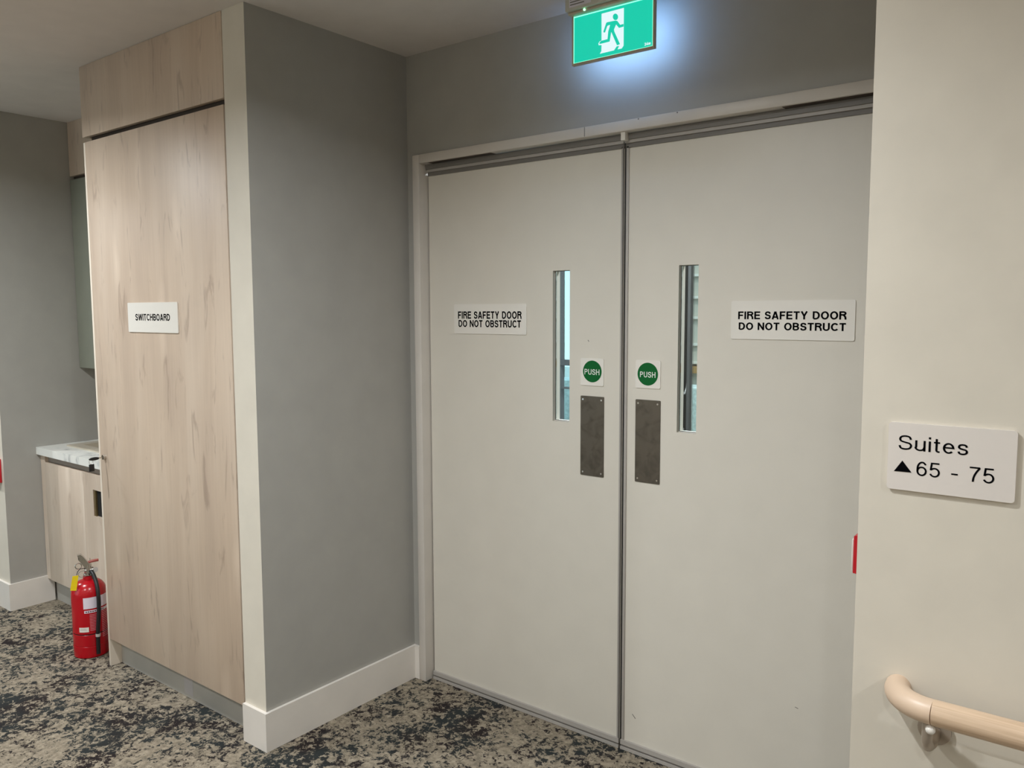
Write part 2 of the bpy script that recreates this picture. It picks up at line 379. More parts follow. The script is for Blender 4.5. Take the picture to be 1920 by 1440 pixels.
def bm_stroke(bm, pts, t, closed, mp):
    n = len(pts); L = []; R_ = []
    for i, p in enumerate(pts):
        a = pts[i-1] if (i > 0 or closed) else None; b = pts[(i+1) % n] if (i < n-1 or closed) else None
        ds = []
        if a: ds.append(Vector((p[0]-a[0], p[1]-a[1])).normalized())
        if b: ds.append(Vector((b[0]-p[0], b[1]-p[1])).normalized())
        d = ds[0] if len(ds) == 1 else (ds[0]+ds[1]).normalized()
        nn = Vector((-d.y, d.x)); k = 1.0
        if len(ds) == 2: k = min(2.2, 1/max(.3, nn.dot(Vector((-ds[0].y, ds[0].x)))))
        L.append((p[0]+nn.x*t/2*k, p[1]+nn.y*t/2*k)); R_.append((p[0]-nn.x*t/2*k, p[1]-nn.y*t/2*k))
    vl = [bm.verts.new(mp(*q)) for q in L]; vr = [bm.verts.new(mp(*q)) for q in R_]
    for i in range(n if closed else n-1):
        j = (i+1) % n
        try: bm.faces.new((vr[i], vr[j], vl[j], vl[i]))
        except ValueError: pass
def lettering(name, lines, y, mat, parent):
    """lines: (text, x0, x1, z0, cap height, stroke); flat print in the plane y, fitted between x0 and x1"""
    bm = bmesh.new()
    for text, x0, x1, z0, cap, t in lines:
        gap = .10 if t > .16 else .14; total = 0; gl = []
        for ch in text:
            wd, st = glyph(ch, t); gl.append((total, st)); total += wd+gap
        total -= gap; sx = (x1-x0)/total
        for off, st in gl:
            for pts, cl in st:
                bm_stroke(bm, pts, t, cl, lambda a, b: (x0+(a+off)*sx, y, z0+b*cap))
    bmesh.ops.recalc_face_normals(bm, faces=bm.faces[:])
    return put(name, bm, mat, parent)

# ================================================================== setting
HC, YP = 2.505, -.726                       # ceiling height, corridor wall plane
XP, XS = -.038, 1.876                       # alcove sides
YF, XW0, XW1 = -3.45, -6.0, 6.0             # rest of the corridor
def st(o, label, cat): return tag(o, label, cat, 'structure')
st(box('floor', XW0, XW1, YF, 1.62, -.06, 0, CARPET), 'beige carpet with dense charcoal fleck pattern', 'floor')
st(box('ceiling', XW0, XW1, YF, 1.62, HC, HC+.08, CEIL), 'flat matt off-white ceiling', 'ceiling')
wall_pick = lambda n: 1 if n.y < -.5 else 0
FO0, FO1 = .0, 1.838                        # door frame outer x
HT = 2.122
bm = bmesh.new(); bm_poly_y(bm, [(XP-.1, 0), (FO0, 0), (FO0, HT), (FO1, HT), (FO1, 0), (XS+.1, 0), (XS+.1, HC), (XP-.1, HC)], 0, .11)
st(put('wall_back', bm, GREY), 'dark grey painted wall above the double doors', 'wall')
st(face_box('wall_pillar', -.161, XP, YP, 0, 0, HC, [GREY, CREAM], wall_pick), 'grey side wall with cream end between cupboard and doors', 'wall')
st(face_box('wall_right', XS, XW1, YP, .11, 0, HC, [GREY, CREAM], wall_pick), 'cream wall on the right holding room sign and handrail', 'wall')
st(face_box('wall_left', XW0, -2.209, -.716, .11, 0, HC, [GREY, CREAM], wall_pick), 'grey wall beside the kitchenette bench at far left', 'wall')
st(box('wall_niche', -2.209, -.161, 0, .11, 0, HC, GREY), 'grey wall behind the kitchenette bench', 'wall')
WX0, WX1 = -3.3, -1.5
slab = slab_hole('wall_front', (XW0, XW1), (YF-.12, YF), (0, HC), (WX0, WX1, .12, 2.2), CREAM)
st(slab, 'cream corridor wall opposite the doors', 'wall')
st(box('wall_corridor_left', XW0-.1, XW0, YF, .11, 0, HC, CREAM), 'cream wall closing the left end of the corridor', 'wall')
st(box('wall_corridor_right', XW1, XW1+.1, YF, .11, 0, HC, CREAM), 'cream wall closing the right end of the corridor', 'wall')
t = thing('added_window', (WX0, YF-.06, .12), 'added unseen window for daylight in the wall opposite the cupboard', 'window', 'structure')  # unseen window, added to bring daylight onto the cupboard side
for a, b, c, d in ((WX0, WX0+.05, .12, 2.2), (WX1-.05, WX1, .12, 2.2), (WX0+.05, WX1-.05, .12, .17), (WX0+.05, WX1-.05, 2.15, 2.2), (-2.425, -2.375, .17, 2.15)):
    box('window_frame', a, b, YF-.1, YF-.04, c, d, WHITE, t)
box('glass_pane', WX0+.05, -2.425, YF-.074, YF-.068, .17, 2.15, GLASS, t); box('glass_pane', -2.375, WX1-.05, YF-.074, YF-.068, .17, 2.15, GLASS, t)
area_light('added_window_portal', ((WX0+WX1)/2, YF-.14, 1.16), (PI/2, 0, 0), WX1-WX0, 2.08, 1, (1, 1, 1), True)

BB, BT = .138, .012
def baseboard(name, x0, x1, y0, y1, label):
    st(box(name, x0, x1, y0, y1, 0, BB, WHITE, None, .003), label, 'baseboard')
bm = bmesh.new()
out = [(-.161, YP), (-.161, YP-BT), (XP+BT, YP-BT), (XP+BT, 0-BT), (FO0-.001, -BT), (FO0-.001, 0), (XP, 0), (XP, YP)]
a = [bm.verts.new((x, y, 0)) for x, y in out]; b = [bm.verts.new((x, y, BB)) for x, y in out]
fs = [bm.faces.new(a[::-1]), bm.faces.new(b)]
for i in range(len(out)): bm.faces.new((a[i], a[(i+1) % 8], b[(i+1) % 8], b[i]))
bm.normal_update(); bmesh.ops.triangulate(bm, faces=fs)
st(put('baseboard_pillar', bm, WHITE), 'white skirting board wrapping the grey wall corner', 'baseboard')
bm = bmesh.new()
out = [(XW0+.1, -.716), (XW0+.1, -.716-BT), (-2.209+BT, -.716-BT), (-2.209+BT, -.51), (-2.209, -.51), (-2.209, -.716)]
a = [bm.verts.new((x, y, 0)) for x, y in out]; b = [bm.verts.new((x, y, BB)) for x, y in out]
fs = [bm.faces.new(a[::-1]), bm.faces.new(b)]
for i in range(len(out)): bm.faces.new((a[i], a[(i+1) % 6], b[(i+1) % 6], b[i]))
bm.normal_update(); bmesh.ops.triangulate(bm, faces=fs)
st(put('baseboard_left', bm, WHITE), 'white skirting board round the wall end at far left', 'baseboard')
baseboard('baseboard_right', XS, XW1-.01, YP-BT, YP, 'white skirting board along the cream wall on the right')

# ------------------------------------------------------------------ door frame
FI0, FI1, ZI = .036, 1.802, 2.088           # inner edges
t = thing('trim_1', (.919, 0, 0), 'white painted door frame round the double doors', 'door frame', 'structure')
box('jamb', FO0, FI0, -.014, .1, 0, HT, FRAMEP, t, .004)
box('jamb', FI1, FO1, -.014, .1, 0, HT, FRAMEP, t, .004)
box('head', FI0, FI1, -.014, .1, ZI, HT, FRAMEP, t, .003)
for x0, x1 in ((.075, .39), (1.45, 1.79)):
    poly = [(x0, ZI-.0006), (x1, ZI-.0006), (x1, ZI+.004), (x0, ZI+.004)]
    tag(poly_y('closer_recess', poly, -.006, .030, DARKBR, t), 'dark recessed closer slot')
sx = P(1096, 245, 1, -.014).x
box('joint_line', sx-.001, sx+.001, -.0146, -.01, ZI+.002, HT-.002, SEALD, t)
for q in ((1270, 208), (1197, 226)):
    w_ = P(q[0], q[1], 1, -.014); box('nail_hole', w_.x-.002, w_.x+.002, -.0146, -.012, HT-.006, HT-.002, SEALD, t)
gx = P(1169, 256, 1, .0).x
box('strike_tab', gx-.008, gx+.008, -.004, .02, 2.062, ZI, SIGNW, t, .001)

# ------------------------------------------------------------------ the two door leaves
YD, YDB = .035, .080                        # leaf faces
ZB, ZT = .012, 2.056
LX = (FI0+.005, P(1168, 700, 1, YD).x, P(1171.3, 700, 1, YD).x, FI1-.005)
def win_rect(pts):
    q = [P(x, y, 1, YD) for x, y in pts]
    return ((q[0].x+q[3].x)/2, (q[1].x+q[2].x)/2, (q[2].z+q[3].z)/2, (q[0].z+q[1].z)/2)
HL = win_rect([(1037, 507), (1069, 507), (1067, 792), (1036, 789)])
HR = win_rect([(1272, 497), (1311, 496), (1304, 815), (1270, 810)])
WW = ((HL[1]-HL[0])+(HR[1]-HR[0]))/2
def leaf(name, x0, x1, hole, meet, plate, label):
    d = thing(name, ((x0+x1)/2, (YD+YDB)/2, 0), label, 'door', 'structure')
    slab_hole('leaf', (x0, x1), (YD, YDB), (ZB, ZT), hole, DOORP, d)
    g = slab_hole('glazing_bead', (hole[0], hole[1]), (YD+.012, YDB-.004), (hole[2], hole[3]), (hole[0]+.0008, hole[1]-.0008, hole[2]+.002, hole[3]-.0008), WHITE, d)
    slab_hole('gasket', (hole[0]+.0005, hole[1]-.0005), (YD+.0155, YD+.0175), (hole[2]+.0022, hole[3]-.001), (hole[0]+.0018, hole[1]-.0018, hole[2]+.0034, hole[3]-.002), BLACK, g)
    tag(box('glass_pane', hole[0]+.001, hole[1]-.001, YD+.0178, YD+.022, hole[2]+.0022, hole[3]-.001, GLASS, d), 'narrow clear glass pane')
    # stepped top seal, bottom seal, meeting stile strip
    ts = box('top_seal', x0, x1, YD-.004, YD+.0, 2.044, 2.058, SEALD, d)
    box('seal_ridge', x0, x1, YD-.011, YD-.0, 2.058, 2.068, SEAL, ts)
    box('seal_channel', x0, x1, YD-.016, YD-.0, 2.068, 2.086, SEALD, ts)
    bs = box('bottom_seal', x0, x1, YD-.009, YD, .018, .034, SEAL, d)
    box('seal_groove', x0, x1, YD-.006, YD, .011, .018, SEALD, bs)
    box('seal_skirt', x0, x1, YD-.010, YD+.01, .001, .011, SEAL, bs)
    a, b = (x1-.011, x1-.001) if meet > 0 else (x0+.001, x0+.011)
    ms = box('meeting_strip', a, b, YD-.004, YD, .03, 2.05, SEAL, d, .001)
    if meet > 0: box('brush_strip', x1-.0045, x1-.001, YD-.006, YD-.004, .012, 2.07, SEALD, ms)
    pp = [P(x, y, 1, YD) for x, y in plate]
    px0, px1 = (pp[0].x+pp[3].x)/2, (pp[1].x+pp[2].x)/2; pz1, pz0 = (pp[0].z+pp[1].z)/2, (pp[2].z+pp[3].z)/2
    pl = tag(poly_y('push_plate', rrect(px0, px1, pz0, pz1, .003, 3), YD-.0022, YD, STEEL, d), 'brushed steel push plate with finger marks')
    for sx_, sz_ in ((px0+.01, pz0+.012), (px1-.01, pz0+.012), (px0+.01, pz1-.012), (px1-.01, pz1-.012)):
        disc_y('screw', sx_, sz_, .0032, YD-.0034, YD-.0022, CHROME, pl, 12)
    return d
leaf('door_1', LX[0], LX[1], HL, 1, [(1089, 741), (1133, 745), (1132, 896), (1089, 889)], 'left leaf of the pale fire door pair with slim window')
leaf('door_2', LX[2], LX[3], HR, -1, [(1192, 748), (1239, 752), (1237, 909), (1191, 902)], 'right leaf of the pale fire door pair with slim window')
box_gap = box('door_gap_shade', LX[1]+.0002, LX[2]-.0002, YD+.002, YDB-.002, .002, 2.06, BLACK); st(box_gap, 'black strip painted as the shadow line where the two door leaves meet', 'painted shadow')  # black strip filling the gap, stands in for the shade between the leaves
for (u_, v_, du, dv, nm_) in ((1188, 1343, 3, 4, 'door_2'), (1493, 1327, 3, 1, 'door_2'), (1103, 639, 1, 1, 'door_1')):
    a, b = P(u_-du, v_-dv, 1, YD), P(u_+du, v_+dv, 1, YD); k_ = .0018
    poly_y('scuff_mark', [(a.x, a.z), (a.x+k_, a.z+k_), (b.x+k_, b.z), (b.x, b.z-k_)], YD-.0003, YD, SEALD, bpy.data.objects[nm_])
# ------------------------------------------------------------------ signs on the doors
def plate_sign(name, px, y, th, r, mat, lines, label, group=None, ink=INK):
    q = [P(a, b, 1, y) for a, b in px]
    x0, x1 = (q[0].x+q[3].x)/2, (q[1].x+q[2].x)/2; z1, z0 = (q[0].z+q[1].z)/2, (q[2].z+q[3].z)/2
    s = thing(name, ((x0+x1)/2, y, (z0+z1)/2), label, 'sign', None, group)
    poly_y('plate', rrect(x0, x1, z0, z1, r), y-th, y, mat, s)
    L = []
    for text, a, b, c, stroke in lines:
        A, B, D = P(a[0], a[1], 1, y-th), P(b[0], b[1], 1, y-th), P(c[0], c[1], 1, y-th)
        L.append((text, A.x, B.x, A.z, D.z-A.z, stroke))
    if L: lettering('lettering', L, y-th-.0004, ink, s)
    return s, x0, x1, z0, z1
plate_sign('door_sign', [(852, 570), (988, 570), (988, 628), (853, 625)], YD, .003, .005, SIGNW,
    [('FIRE SAFETY DOOR', (859, 597.5), (978, 598), (859, 584), .19), ('DO NOT OBSTRUCT', (860, 613), (977, 614), (860, 600), .19)],
    'white fire safety door sign on the left door leaf', 'fire door signs')
plate_sign('door_sign', [(1372, 564), (1605, 562), (1603, 640), (1371, 635)], YD, .003, .005, SIGNW,
    [('FIRE SAFETY DOOR', (1384, 598.5), (1587, 600), (1384, 584), .19), ('DO NOT OBSTRUCT', (1385, 618.5), (1586, 620), (1385, 604.5), .19)],
    'white fire safety door sign on the right door leaf', 'fire door signs')
for px, cc, txt, lab in (([(1090, 671), (1133, 673), (1132, 724), (1089, 722)], (1110.5, 696.5), ((1096, 702), (1124, 702), (1096, 691.5)), 'green round push sign on the left door leaf'),
                         ([(1193, 674), (1240, 677), (1238, 729), (1192, 727)], (1214.5, 701.5), ((1200, 707), (1229, 707), (1200, 696.5)), 'green round push sign on the right door leaf')):
    s, *_ = plate_sign('push_sign', px, YD, .003, .005, SIGNW, [], lab, 'push signs')
    c = P(cc[0], cc[1], 1, YD-.003)
    disc_y('green_disc', c.x, c.z, .0375, YD-.0034, YD-.003, SIGNG, s)
    A, B, D = (P(q[0], q[1], 1, YD-.0034) for q in txt)
    lettering('lettering', [('PUSH', A.x, B.x, A.z, D.z-A.z, .15)], YD-.0038, LETW, s)
s, *_ = plate_sign('switchboard_sign', [(241, 568), (334, 566), (336, 625), (243, 622)], -.728, .004, .004, SIGNW,
    [('SWITCHBOARD', (254.3, 601), (319, 601.5), (254.3, 588.5), .18)], 'white switchboard sign on the tall wooden cupboard door')
# suites sign
s, *_ = plate_sign('suite_sign', [(1669, 791), (1910, 807), (1903, 942), (1663, 915)], YP, .006, .006, SUITEP,
    [('Suites', (1684.5, 842), (1815, 853), (1685, 815), .105), ('65 - 75', (1718, 891.5), (1864, 906), (1718, 864.5), .105)],
    'white suites room number sign on the cream wall above the handrail')
q = [P(x, y, 1, YP-.006) for x, y in ((1676, 883), (1709, 886), (1692, 863.5))]
poly_y('arrow', [(a.x, a.z) for a in q], YP-.0066, YP-.006, INK, s)

# ------------------------------------------------------------------ exit sign
YE = -.112
ez0, ez1 = P(1072, 124, 1, YE).z, 2.443
ex0, ex1 = P(1072, 124, 1, YE).x, P(1226.5, 89, 1, YE).x
t = thing('exit_sign', ((ex0+ex1)/2, YE, HC), 'lit green running man exit sign hanging from the ceiling above the doors', 'exit sign')
hb = box('housing', ex0-.012, ex1+.012, YE-.022, -.06, ez1+.009, HC, EXITBOX, t, .003)
box('housing_lip', ex0-.007, ex1+.007, YE-.014, -.064, ez1-.001, ez1+.009, EXITF, t, .004)
box('plate_frame', ex0, ex0+.0055, YE, YE+.014, ez0, ez1, EXITF, t, .001)
box('plate_frame', ex1-.0055, ex1, YE, YE+.014, ez0, ez1, EXITF, t, .001)
box('plate_frame', ex0+.0055, ex1-.0055, YE, YE+.014, ez0, ez0+.0065, EXITF, t, .001)
face = box('green_panel', ex0+.0055, ex1-.0055, YE+.003, YE+.010, ez0+.0065, ez1, EXITG, t)
for a, b, c, d in ((ex0+.0055, ex0+.0075, ez0+.0065, ez1-.002), (ex1-.0075, ex1-.0055, ez0+.0065, ez1-.002), (ex0+.0075, ex1-.0075, ez0+.0065, ez0+.008), (ex0+.0075, ex1-.0075, ez1-.006, ez1-.003)):
    box('edge_glow', a, b, YE+.002, YE+.003, c, d, EXITEDGE, face)
box('back_diffuser', ex0+.006, ex1-.006, YE+.010, YE+.013, ez0+.008, ez1-.002, EXITBACK, t)
def zpts(L): 
    o = []
    for x, y in L:
        v = P(1000+x/6.4, y/6.4, 1, YE+.003); o.append((v.x, v.z))
    return o
tag(poly_y('white_doorway', zpts([(820, 166), (1087, 95), (1083, 548), (1060, 582), (1012, 592), (1033, 550), (1000, 556), (968, 604), (800, 645), (818, 615), (820, 540), (785, 543), (783, 520), (798, 498), (820, 485)]), YE+.0022, YE+.003, EXITW, face), 'white doorway shape')
man = poly_y('running_man', zpts([(890, 268), (990, 248), (1012, 254), (1045, 300), (1085, 288), (1085, 320), (1030, 336), (995, 294), (970, 355), (974, 378), (1042, 530), (1007, 545), (937, 382), (918, 500), (797, 530), (797, 512), (817, 491), (893, 471), (902, 380), (925, 300), (905, 305), (890, 312), (862, 392), (845, 390), (845, 375), (878, 276)]), YE+.0014, YE+.0022, EXITG, face)
hd = [(988+31*math.cos(2*PI*k/24), 204+39*math.sin(2*PI*k/24)) for k in range(24)]
poly_y('running_man_head', zpts(hd), YE+.0014, YE+.0022, EXITG, face)
A, B, D = P(1000+1330/6.4, 547/6.4, 1, YE), P(1000+1402/6.4, 533/6.4, 1, YE), P(1000+1330/6.4, 514/6.4, 1, YE)
lettering('lettering', [('24m', A.x, B.x, A.z, D.z-A.z, .2)], YE+.0024, EXITW, face)
c = P(1000+615/6.4, 105/6.4, 1, YE-.014)
disc_y('indicator_led', c.x, ez1+.004, .0035, YE-.017, YE-.0135, LEDG, t, 14)
box('rating_label', ex0+.005, ex0+.085, YE-.0226, YE-.022, ez1+.018, ez1+.05, LABELW, hb)
for i in range(3): box('label_text', ex0+.008, ex0+.06-.008*i, YE-.0229, YE-.0226, ez1+.024+.008*i, ez1+.027+.008*i, SEALD, hb)

# ------------------------------------------------------------------ tall cupboard
YC = -.728
t = thing('tall_cupboard', (-.66, YC+.3, 0), 'tall pale wood cupboard with switchboard sign, floor to ceiling', 'cupboard')
box('carcass', -1.146, -.163, -.700, -.004, .125, HC-.002, DARKBR, t)
tag(box('side_panel', -1.160, -1.1465, YC, -.004, 0, 2.204, [PANELEDGE], t, .0006), 'pale edge panel reaching the floor')
d = box('cupboard_door', -1.145, -.1665, YC, YC+.019, .122, 2.205, WOOD, t, .0008)
box('top_panel', -1.166, -.1625, YC, YC+.019, 2.226, HC-.001, WOOD, t, .0006)
box('bulkhead_side', -1.166, -1.147, YC+.019, -.004, 2.226, HC-.001, WOOD, t)
k = box('kickboard', -1.146, -.163, -.680, -.664, 0, .125, KICK, t)
a = P(346, 1290, 1, -.680); b = P(362, 1290, 1, -.680)
tag(box('sticker', a.x, b.x, -.6806, -.680, .012, .098, paint('grey_sticker', (176, 172, 172), .5), k), 'small grey sticker')
lk = P(197, 857, 1, YC)
kt = thing('cupboard_lock', (lk.x, YC, lk.z), 'small chrome lock with key and black tag on the tall cupboard door', 'lock')
disc_y('barrel', lk.x, lk.z, .010, YC-.010, YC, CHROME, kt, 24)
box('key_blade', lk.x-.0012, lk.x+.0012, YC-.026, YC-.009, lk.z-.003, lk.z+.003, CHROME, kt)
bm = bmesh.new(); bmesh.ops.create_uvsphere(bm, u_segments=14, v_segments=8, radius=1)
for v in bm.verts: v.co = Vector((lk.x+v.co.x*.003, YC-.045+v.co.y*.022, lk.z-.001+v.co.z*.007))
put('key_bow', bm, RUBBER, kt, smooth=True)
tube('key_ring', [(lk.x+.0, YC-.058+.008*math.cos(a_*PI/8), lk.z-.012+.010*math.sin(a_*PI/8)) for a_ in range(17)], .0008, CHROME, kt, 6)
box('key_tag', lk.x-.003, lk.x+.003, YC-.067, YC-.046, lk.z-.052, lk.z-.022, RUBBER, kt, .002)

# ------------------------------------------------------------------ kitchenette
YB = -.545
t = thing('base_cabinet', (-1.68, YB+.27, 0), 'low pale wood cabinet under the white bench', 'cabinet')
box('carcass', -2.206, -1.163, YB+.022, -.004, .125, .66, DARKBR, t)
box('rear_rail', -2.206, -1.163, YB+.022, YB+.05, .66, .784, paint('gap_liner', (150, 140, 132), .5, bump=0), t)
box('filler_strip', -2.206, -2.158, YB+.004, YB+.022, .125, .783, WOOD2, t)
x1 = P(156, 900, 1, YB).x
box('cabinet_door', -2.155, x1-.0015, YB, YB+.019, .125, .748, WOOD2, t, .0006)
a, b = P(174, 918, 1, YB), P(190, 972, 1, YB)
dr = slab_hole('cabinet_door', (x1+.0015, -1.165), (YB, YB+.019), (.125, .748), (a.x, a.x+.13, b.z, a.z), WOOD2, t)
sl = box('pull_recess', a.x+.001, a.x+.129, YB+.012, YB+.019, b.z+.001, a.z-.001, BLACK, dr)
box('brass_edge', a.x, a.x+.016, YB+.004, YB+.012, b.z, a.z, paint('dull_brass', (120, 104, 70), .4, metal=.5, bump=0), dr)
box('kickboard', -2.190, -1.163, -.503, -.487, 0, .124, KICK, t)
SK = (-2.05, -1.25, -.40, -.07)
t = thing('benchtop', (-1.68, -.28, .786), 'white marble look benchtop with inset sink on the low cabinet', 'benchtop')
slab_hole('worktop', (-2.208, -1.162), (-.560, -.003), (.786, .824), SK, MARB, t, ax='z')
t = tag(slab_hole('sink', (-2.11, -1.19), (-.45, -.02), (.824, .831), (SK[0]+.004, SK[1]-.004, SK[2]+.004, SK[3]-.004), paint('sink_enamel', (190, 180, 162), .3, bump=0), t, ax='z'), 'pale sink with a raised rim')
INOX = MATS['sink_enamel']
bm = bmesh.new(); e = .0045
vs = [[bm.verts.new((x, y, z)) for x, y in ((SK[0]+e+s_, SK[2]+e+s_), (SK[1]-e-s_, SK[2]+e+s_), (SK[1]-e-s_, SK[3]-e-s_), (SK[0]+e+s_, SK[3]-e-s_))] for z, s_ in ((.830, 0), (.69, .02))]
for k_ in range(4): bm.faces.new((vs[0][k_], vs[0][(k_+1) % 4], vs[1][(k_+1) % 4], vs[1][k_]))
bm.faces.new(vs[1]); put('basin', bm, INOX, t)
t = thing('wall_cabinet', (-1.68, -.16, 1.223), 'sage grey wall cabinet hung above the bench', 'cabinet')
box('carcass', -2.207, -1.163, -.300, -.003, 1.226, 2.206, SAGE, t)
box('cabinet_door', -2.206, -1.70, -.321, -.301, 1.223, 2.209, SAGE, t, .0008)
box('cabinet_door', -1.697, -1.163, -.321, -.301, 1.223, 2.209, SAGE, t, .0008)
t = thing('bulkhead_panel', (-1.68, -.16, 2.228), 'wood filler panel between wall cabinet and ceiling', 'panel')
box('panel_face', -2.206, -1.168, -.321, -.302, 2.228, HC-.001, WOOD, t)
box('panel_backing', -2.206, -1.168, -.300, -.003, 2.208, HC-.001, DARKBR, t)

# ------------------------------------------------------------------ fire extinguisher
EX, EY = -1.355, -.7115
t = thing('fire_extinguisher', (EX, EY, 0), 'red fire extinguisher with yellow tag standing beside the tall cupboard', 'fire extinguisher')
R0 = .072
prof = [(R0-.006, 0), (R0-.001, .004), (R0, .05), (R0, .052), (R0-.002, .054), (R0, .056), (R0, .105), (R0-.0025, .107), (R0-.0025, .11), (R0, .112), (R0, .275)]
for i in range(1, 9):
    a_ = math.radians(90*i/9); prof.append((.024+(R0-.024)*math.cos(a_), .275+.062*math.sin(a_)))
prof += [(.0215, .339), (.0205, .354)]
body = lathe('cylinder', prof, EX, EY, RED, t)
camdir = Vector((CAM.x-EX, CAM.y-EY, 0)).normalized(); side = Vector((-camdir.y, camdir.x, 0))   # side = to the right in view
ang0 = math.atan2(camdir.y, camdir.x)
def wrap(name, a0, a1, z0, z1, mat, parent, off=.0006, n=14):
    bm = bmesh.new(); r = R0+off; A = []; B = []
    for i in range(n+1):
        a_ = ang0+math.radians(a0+(a1-a0)*i/n)
        A.append(bm.verts.new((EX+r*math.cos(a_), EY+r*math.sin(a_), z0))); B.append(bm.verts.new((EX+r*math.cos(a_), EY+r*math.sin(a_), z1)))
    for i in range(n): bm.faces.new((A[i], A[i+1], B[i+1], B[i]))
    return put(name, bm, mat, parent, smooth=True)
lb = wrap('label', -20, 95, .225, .275, LABELW, body); lb['label'] = 'pale lilac blank label band'
lb2 = wrap('label_strip', -18, 95, .206, .218, LABELW, body)
for i in range(9): wrap('label_text', -14+7*i, -9+7*i, .2095, .2145, paint('label_ink', (90, 30, 40), .5, bump=0) if i == 0 else MATS['label_ink'], lb2, .001, 2)
for i in range(11): wrap('print_line', -2, 24+(i*7 % 5), .196-.007*i, .199-.007*i, PRINT, body, .0006, 5)
for i in range(15): wrap('print_line', 38, 82-(i*5 % 7), .198-.008*i, .202-.008*i, PRINT, body, .0006, 6)
wl = wrap('small_label', -38, -6, .1215, .143, SIGNW, body); wrap('label_text', -34, -12, .131, .133, SEAL, wl, .001, 4); wrap('label_text', -34, -16, .136, .1375, SEAL, wl, .001, 4)
wrap('rubber_strap', -180, 180, .105, .1095, RUBBER, body, -.0012, 40)
O = Vector((EX, EY, 0))
def E(r, d, z): return O + side*r + camdir*d + Vector((0, 0, z))   # r right in view, d towards viewer
nk = lathe('valve_neck', [(.016, .354), (.0185, .357), (.0185, .362), (.012, .366), (.011, .385)], EX, EY, CHROME, t, 24)
bm = bmesh.new(); bm_tube(bm, [E(-.014, .004, .379), E(.022, .004, .379)], [.013, .014], 12); bm_tube(bm, [E(.002, .004, .37), E(.003, .004, .408)], [.015, .013], 12)
put('valve_body', bm, CHROME, t, smooth=True)
def strip(name, pts, half, th, mat):
    bm = bmesh.new(); rings = []
    for i, p in enumerate(pts):
        tt = (pts[min(i+1, len(pts)-1)]-pts[max(i-1, 0)]).normalized(); nn = camdir.cross(tt).normalized()
        hw = half[i]; rings.append([bm.verts.new(p+camdir*hw+nn*th), bm.verts.new(p-camdir*hw+nn*th), bm.verts.new(p-camdir*hw-nn*th), bm.verts.new(p+camdir*hw-nn*th)])
    for a_, b_ in zip(rings, rings[1:]):
        for k_ in range(4): bm.faces.new((a_[k_], a_[(k_+1) % 4], b_[(k_+1) % 4], b_[k_]))
    bm.faces.new(rings[0]); bm.faces.new(rings[-1][::-1])
    bmesh.ops.bevel(bm, geom=bm.edges[:], offset=.0012, segments=1, affect='EDGES')
    return put(name, bm, mat, t, smooth=True)
tag(strip('carry_handle', [E(.006, .004, .388), E(-.008, .004, .412), E(-.024, .004, .438), E(-.030, .004, .446), E(-.034, .004, .444)], [.012]*5, .012, CHROME), 'chrome squeeze handle')
tag(strip('lever', [E(-.002, .004, .413), E(.012, .004, .417), E(.026, .004, .419), E(.044, .004, .420)], [.007, .009, .010, .009], .0042, LEVER), 'red brown lever')
tube('pin', [E(.010, .006, .412), E(.011, .006, .432), E(.007, .006, .433)], .0011, CHROME, t, 8)
tube('gauge', [E(.030, .0, .377), E(.030, .016, .380)], .0105, SEAL, t, 18)
rp = [E(-.036+.0125*math.cos(k_*PI/10), .012, .405+.0125*math.sin(k_*PI/10)) for k_ in range(21)]
tag(tube('safety_ring', rp, .0022, CHROME, t, 8), 'chrome pull ring')
rp = [E(-.021+.017*math.cos(k_*PI/10), .03, .372+.014*math.sin(k_*PI/10)) for k_ in range(21)]
tube('tag_loop', rp, .0010, SEALD, t, 8)
tube('tag_loop', [E(-.006, .01, .392), E(-.03, .02, .394), E(-.040, .03, .386), E(-.044, .04, .374)], .0017, RUBBER, t, 8)
bm = bmesh.new(); q = [E(-.060, .045, .373), E(-.037, .045, .373), E(-.048, .050, .308), E(-.072, .050, .312)]
f0 = [bm.verts.new(v) for v in q]; f1 = [bm.verts.new(v-camdir*.0015) for v in q]
bm.faces.new(f0); bm.faces.new(f1[::-1])
for k_ in range(4): bm.faces.new((f0[k_], f1[k_], f1[(k_+1) % 4], f0[(k_+1) % 4]))
tag(put('inspection_tag', bm, YELLOW, t), 'yellow inspection tag')
hp = [E(.012, .016, .376), E(.019, .030, .368), E(.027, .048, .345), E(.033, .065, .315), E(.0355, .075, .28), E(.036, .077, .24), E(.033, .077, .19), E(.0285, .077, .14), E(.026, .077, .10), E(.025, .077, .02)]
sm = []
for i in range(len(hp)-1):
    a_, b_, c_, d_ = hp[max(i-1, 0)], hp[i], hp[i+1], hp[min(i+2, len(hp)-1)]
    for k_ in range(4):
        u = k_/4; sm.append(.5*((2*b_)+(c_-a_)*u+(2*a_-5*b_+4*c_-d_)*u*u+(3*b_-a_-3*c_+d_)*u**3))
sm.append(hp[-1])
tag(tube('hose', sm, .0085, RUBBER, t, 14), 'black rubber hose')
tube('hose_clip', [E(.0275, .077, .110), E(.0265, .077, .098)], .0105, SEAL, t, 14)

